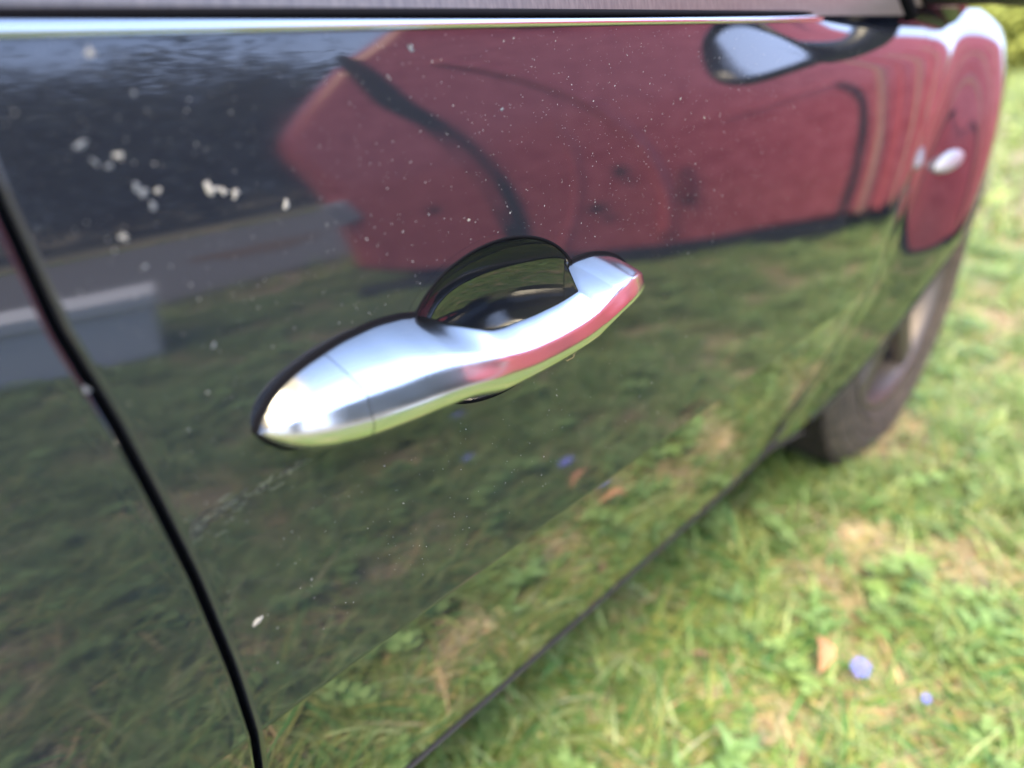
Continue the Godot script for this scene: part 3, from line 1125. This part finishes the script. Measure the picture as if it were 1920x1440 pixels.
func plants() -> void:
	var petal := mat(lin(0.20, 0.22, 0.72), 0.6)
	petal.backlight_enabled = true
	petal.backlight = Color(0.3, 0.3, 0.6)
	var stem_m := mat(lin(0.10, 0.17, 0.05), 0.7)
	var petal_mesh := leaf_mesh(0.0145, 0.0062, 0.25)
	# violet-blue chicory flowers: [place, tilt, label]
	var fl := [
		[Vector3(0.845, 0.052, 0.087), "violet blue flower standing beside the orange dry leaf in the grass", 1.0],
		[Vector3(0.851, 0.050, 0.165), "small half closed blue flower low in the grass at lower right", 0.45],
		[Vector3(0.926, 0.070, 0.406), "blue flower mirrored in the door below the right end of the handle", 1.15],
		[Vector3(0.855, 0.068, 0.607), "faint blue flower mirrored in the door, lower of the two under the handle's middle", 0.85],
		[Vector3(0.997, 0.070, 0.795), "faint blue flower mirrored close under the middle of the handle", 1.0]]
	for f in fl:
		var p: Vector3 = f[0]
		var o := thing("blue_flower", f[1], "flower", Vector3(p.x, 0.0, p.z), 0.0, "blue flowers in the grass")
		obj("stem", tube(PackedVector3Array([Vector3(0.01, 0.0, 0.004), Vector3(0.004, p.y * 0.55, 0.002), Vector3(0, p.y, 0)]), 0.0012, 6), stem_m, o)
		for k in 11:
			var b := Basis(Vector3.UP, TAU * k / 11.0 + 0.1 * sin(k * 3.0)) * Basis(Vector3.BACK, 0.35)
			var q := obj("petal", petal_mesh, petal, o)
			q.transform = Transform3D((Basis(Vector3.BACK, 0.45) * Basis(Vector3.RIGHT, 0.35) * b).scaled(Vector3.ONE * f[2]), Vector3(0, p.y, 0))
	# fallen leaves
	var dl := [
		[Vector3(0.812, 0.048, 0.050), 0.9, 0.048, "pale orange dry leaf tilted up beside the blue flower", lin(0.50, 0.26, 0.14)],
		[Vector3(0.88, 0.055, 0.345), 0.4, 0.05, "orange dry leaf mirrored in the door under the right end of the handle", lin(0.46, 0.22, 0.13)],
		[Vector3(0.735, 0.035, -0.06), 2.2, 0.035, "small reddish dry leaf on the grass nearest to the door sill", lin(0.36, 0.19, 0.14)],
		[Vector3(1.22, 0.045, 0.33), 1.6, 0.09, "tan dry leaf mirrored low in the front of the door", lin(0.42, 0.29, 0.17)]]
	for d in dl:
		var m := mat(d[4], 0.7)
		m.backlight_enabled = true
		m.backlight = Color(0.35, 0.3, 0.2)
		var o := tag(obj("dry_leaf", leaf_mesh(d[2], d[2] * 0.62, 0.42, 0.2), m), d[3], "leaf", "dry leaves on the grass")
		o.position = d[0]
		o.rotation = Vector3(0.5, d[1], 0.45)
	# broad-leaved weeds
	var wg := mat(lin(0.15, 0.26, 0.09), 0.6)
	wg.backlight_enabled = true
	wg.backlight = Color(0.25, 0.4, 0.15)
	var wd := [
		[Vector3(0.630, 0.0, 0.01), 0.10, "broad leaved green weed at the bottom edge, nearest the camera"],
		[Vector3(0.877, 0.0, -0.11), 0.09, "broad leaved green weed beside the middle of the sill"],
		[Vector3(0.90, 0.0, 0.02), 0.08, "broad leaved green weed behind the orange dry leaf"],
		[Vector3(1.06, 0.0, 0.20), 0.08, "pale green broad leaved weed at the right edge of the grass"],
		[Vector3(1.25, 0.0, -0.02), 0.09, "green weed with broad leaves in front of the tyre"],
		[Vector3(0.70, 0.0, 0.12), 0.07, "low broad leaved weed under the blue flower at bottom right"],
		[Vector3(0.95, 0.0, -0.01), 0.07, "small rosette weed between the sill and the dry leaf"]]
	var lm := [leaf_mesh(1.0, 0.22, 0.5), leaf_mesh(1.0, 0.15, 0.65, 0.08)]
	var wi := 0
	for w in wd:
		var o := thing("weed", w[2], "weed", w[0], wi * 1.3, "broad leaved weeds in the grass")
		var n := 11 + wi % 4
		for k in n:
			var q := obj("leaf", lm[(wi + k) % 2], wg, o)
			var len: float = w[1] * rng.randf_range(0.3, 0.8)
			q.transform = Transform3D(Basis(Vector3.UP, TAU * k / n + rng.randf() * 1.2) * Basis(Vector3.BACK, rng.randf_range(0.1, 1.15)) * Basis(Vector3.RIGHT, rng.randfn() * 0.3).scaled(Vector3.ONE * len), Vector3(rng.randfn() * 0.012, 0.004, rng.randfn() * 0.012))
		wi += 1
	grass()
	# trees across the road and behind the car
	var tm := mat(lin(0.09, 0.07, 0.05), 0.9)
	var lm1 := mat(lin(0.13, 0.15, 0.15), 1.0)
	lm1.vertex_color_use_as_albedo = true
	var tree := leaf_tree(3.6, 1.7, tm, lm1, 31)
	var td := [
		[Vector3(-4.6, 0, 16.2), 1.9, 1.3, "leftmost dark tree across the road, mirrored in the chrome handle's end cap"],
		[Vector3(-1.2, 0, 15.4), 3.3, 1.4, "dark tree across the road, mirrored in the chrome handle near its seam"],
		[Vector3(1.6, 0, 15.5), 0.0, 1.15, "dark tree at the left end of the row mirrored in the door paint"],
		[Vector3(4.3, 0, 16.5), 2.6, 1.5, "second dark tree from the left in the mirrored row across the road"],
		[Vector3(6.4, 0, 15.8), 1.0, 1.3, "dark tree in the middle of the mirrored row across the road"],
		[Vector3(8.6, 0, 16.8), 4.0, 1.65, "fourth dark tree of the mirrored row, close to the red van's tail"],
		[Vector3(10.8, 0, 16.2), 5.1, 1.35, "dark tree at the right end of the mirrored row, mostly behind the red van"],
		[Vector3(-10.5, 0, 8.8), 3.0, 0.85, "dark tree behind the camera, mirrored in the wing mirror's glass"]]
	for t in td:
		var o := thing("tree", t[3], "tree", t[0], t[1], "trees around the field")
		o.scale = Vector3.ONE * t[2]
		obj("trunk", tree[0], tm, o)
		obj("crown", tree[1], lm1, o)
	var pole := thing("utility_pole", "dark wooden utility pole, a thin line in the wing mirror's reflected glass", "pole", Vector3(-6.2, 0, 10.0))
	var pm := mat(lin(0.08, 0.065, 0.05), 0.9)
	obj("post", tube(PackedVector3Array([Vector3(0, 0, 0), Vector3(0.03, 3.0, 0), Vector3(0.05, 6.5, 0)]), [0.12, 0.10, 0.08], 12), pm, pole)
	obj("crossarm", rbox(Vector3(1.4, 0.1, 0.09), 0.01, Vector3(0.05, 6.2, 0.1)), pm, pole)
	var sm := mat(lin(0.34, 0.38, 0.08), 0.7)
	sm.vertex_color_use_as_albedo = true
	var bush := leaf_tree(1.6, 0.9, tm, sm, 77)
	for b in [[Vector3(15.0, 0, -2.6), "yellow green bush at the far end of the field, top right corner"], [Vector3(17.0, 0, -0.9), "yellow green bush just outside the top right corner of the field"]]:
		var o := thing("bush", b[1], "bush", b[0], b[0].x)
		obj("stems", bush[0], tm, o)
		obj("crown", bush[1], sm, o)

func tuft(sd: int, blades: int, h0: float, h1: float, width: float, lean: float, cols: Array) -> ArrayMesh:
	var r := RandomNumberGenerator.new()
	r.seed = sd
	var v := PackedVector3Array()
	var col := PackedColorArray()
	var idx := PackedInt32Array()
	for b in blades:
		var a := r.randf() * TAU
		var dir := Vector3(cos(a), 0, sin(a))
		var side := Vector3(-sin(a), 0, cos(a)) * width * r.randf_range(0.6, 1.2)
		var h := r.randf_range(h0, h1)
		var reach := h * lean * r.randf_range(0.3, 1.4)
		var o := Vector3(r.randfn(), 0, r.randfn()) * 0.014
		var c: Color = cols[r.randi() % cols.size()]
		c = Color(c.r * r.randf_range(0.8, 1.25), c.g * r.randf_range(0.85, 1.2), c.b * r.randf_range(0.8, 1.2))
		var base := v.size()
		for k in 4:
			var f := k / 3.0
			var p := o + dir * reach * f * f + Vector3.UP * h * (f - 0.35 * lean * f * f)
			var w := side * (1.0 - 0.9 * pow(f, 1.6)) * 0.5
			v.append_array([p - w, p + w])
			col.append_array([c, c])
			if k > 0:
				var q := base + (k - 1) * 2
				idx.append_array([q, q + 1, q + 3, q, q + 3, q + 2])
	return build(v, idx, col)

func clover(sd: int, cols: Array) -> ArrayMesh:
	var r := RandomNumberGenerator.new()
	r.seed = sd
	var v := PackedVector3Array()
	var col := PackedColorArray()
	var idx := PackedInt32Array()
	for s in 7:
		var o := Vector3(r.randfn() * 0.02, r.randf_range(0.018, 0.05), r.randfn() * 0.02)
		var c: Color = cols[r.randi() % cols.size()]
		var spin := r.randf() * TAU
		for l in 3:
			var a := spin + TAU * l / 3.0
			var d := Vector3(cos(a), r.randf_range(-0.1, 0.35), sin(a)).normalized()
			var n := Vector3(-sin(a), 0, cos(a))
			var base := v.size()
			v.append(o)
			for k in 7:
				var t := k / 6.0
				var q := lerpf(-1.0, 1.0, t)
				v.append(o + d * 0.014 * (1.0 - 0.35 * q * q + 0.0) + n * 0.0085 * q)
				if k > 0: idx.append_array([base, base + k, base + k + 1])
			for k in 8: col.append(c)
	return build(v, idx, col)

func scatter(called: String, mesh: Mesh, m: Material, count: int, sd: int, density: Callable, area: Rect2, sc0: float, sc1: float) -> void:
	var r := RandomNumberGenerator.new()
	r.seed = sd
	var list := []
	var tries := 0
	while list.size() < count and tries < count * 12:
		tries += 1
		var x := area.position.x + area.size.x * r.randf()
		var z := area.position.y + area.size.y * r.randf()
		if r.randf() > density.call(x, z): continue
		var s := r.randf_range(sc0, sc1)
		var b := Basis(Vector3.UP, r.randf() * TAU) * Basis(Vector3.RIGHT, r.randfn() * 0.12)
		list.append([Transform3D(b.scaled(Vector3(s, s * r.randf_range(0.75, 1.2), s)), Vector3(x, ground_h(x, z) - 0.002, z)), r.randf_range(0.75, 1.2)])
	var mm := MultiMesh.new()
	mm.transform_format = MultiMesh.TRANSFORM_3D
	mm.use_colors = true
	mm.mesh = mesh
	mm.instance_count = list.size()
	for i in list.size():
		mm.set_instance_transform(i, list[i][0])
		var t: float = list[i][1]
		mm.set_instance_color(i, Color(t, t, t))
	var o := MultiMeshInstance3D.new()
	o.multimesh = mm
	o.material_override = m
	o.name = numbered(called)
	add_child(o)
	tag(o, {"grass": "short green grass of the field around the car", "dry_grass": "straw coloured dry blades among the grass", "clover": "clover leaves spread through the grass"}[called], "grass", "", "stuff")

func grass() -> void:
	var gm := mat(Color.WHITE, 0.6)
	gm.vertex_color_use_as_albedo = true
	gm.backlight_enabled = true
	gm.backlight = Color(0.5, 0.5, 0.35)
	var greens := [Color(0.19, 0.29, 0.07), Color(0.26, 0.36, 0.10), Color(0.11, 0.22, 0.06), Color(0.34, 0.41, 0.18), Color(0.14, 0.25, 0.085)]
	var straw := [Color(0.44, 0.32, 0.22), Color(0.50, 0.40, 0.29), Color(0.36, 0.22, 0.16), Color(0.42, 0.36, 0.22)]
	var clovers := [Color(0.12, 0.23, 0.06), Color(0.20, 0.31, 0.10), Color(0.10, 0.22, 0.09)]
	var n := FastNoiseLite.new()
	n.seed = 9
	n.frequency = 3.2
	n.fractal_octaves = 2
	var free := func(x: float, z: float) -> bool:
		if x > -1.3 and x < 1.9 and z < -0.40 and z > -1.5: return false   # thin under the car
		if z > 3.65 and z < 9.6: return false
		return true
	var near_d := func(x: float, z: float) -> float:
		if not free.call(x, z): return 0.12
		return clampf(0.60 + 1.2 * n.get_noise_2d(x, z), 0.06, 1.0)
	var bare_d := func(x: float, z: float) -> float:
		if not free.call(x, z): return 0.25
		return clampf(0.42 - 1.3 * n.get_noise_2d(x, z), 0.05, 1.0)
	var far_d := func(x: float, z: float) -> float:
		if not free.call(x, z): return 0.0
		if x < 3.4 and x > -0.9 and z > -0.7 and z < 3.2: return 0.0
		return 1.0
	var near := Rect2(-0.9, -0.7, 4.3, 3.9)
	for k in 3:
		scatter("grass", tuft(40 + k, 13, 0.03, 0.085, 0.0060, 1.0 + 0.2 * k, greens), gm, 9000, 100 + k, near_d, near, 0.6, 1.15)
	for k in 2:
		scatter("dry_grass", tuft(60 + k, 7, 0.02, 0.055, 0.0048, 2.6, straw), gm, 8500, 120 + k, bare_d, near, 0.7, 1.5)
	scatter("clover", clover(70, clovers), gm, 1000, 130, near_d, near, 0.7, 1.35)
	scatter("grass", tuft(46, 14, 0.04, 0.10, 0.009, 1.1, greens), gm, 16000, 140, far_d, Rect2(-8, -6, 26, 16), 1.0, 1.8)
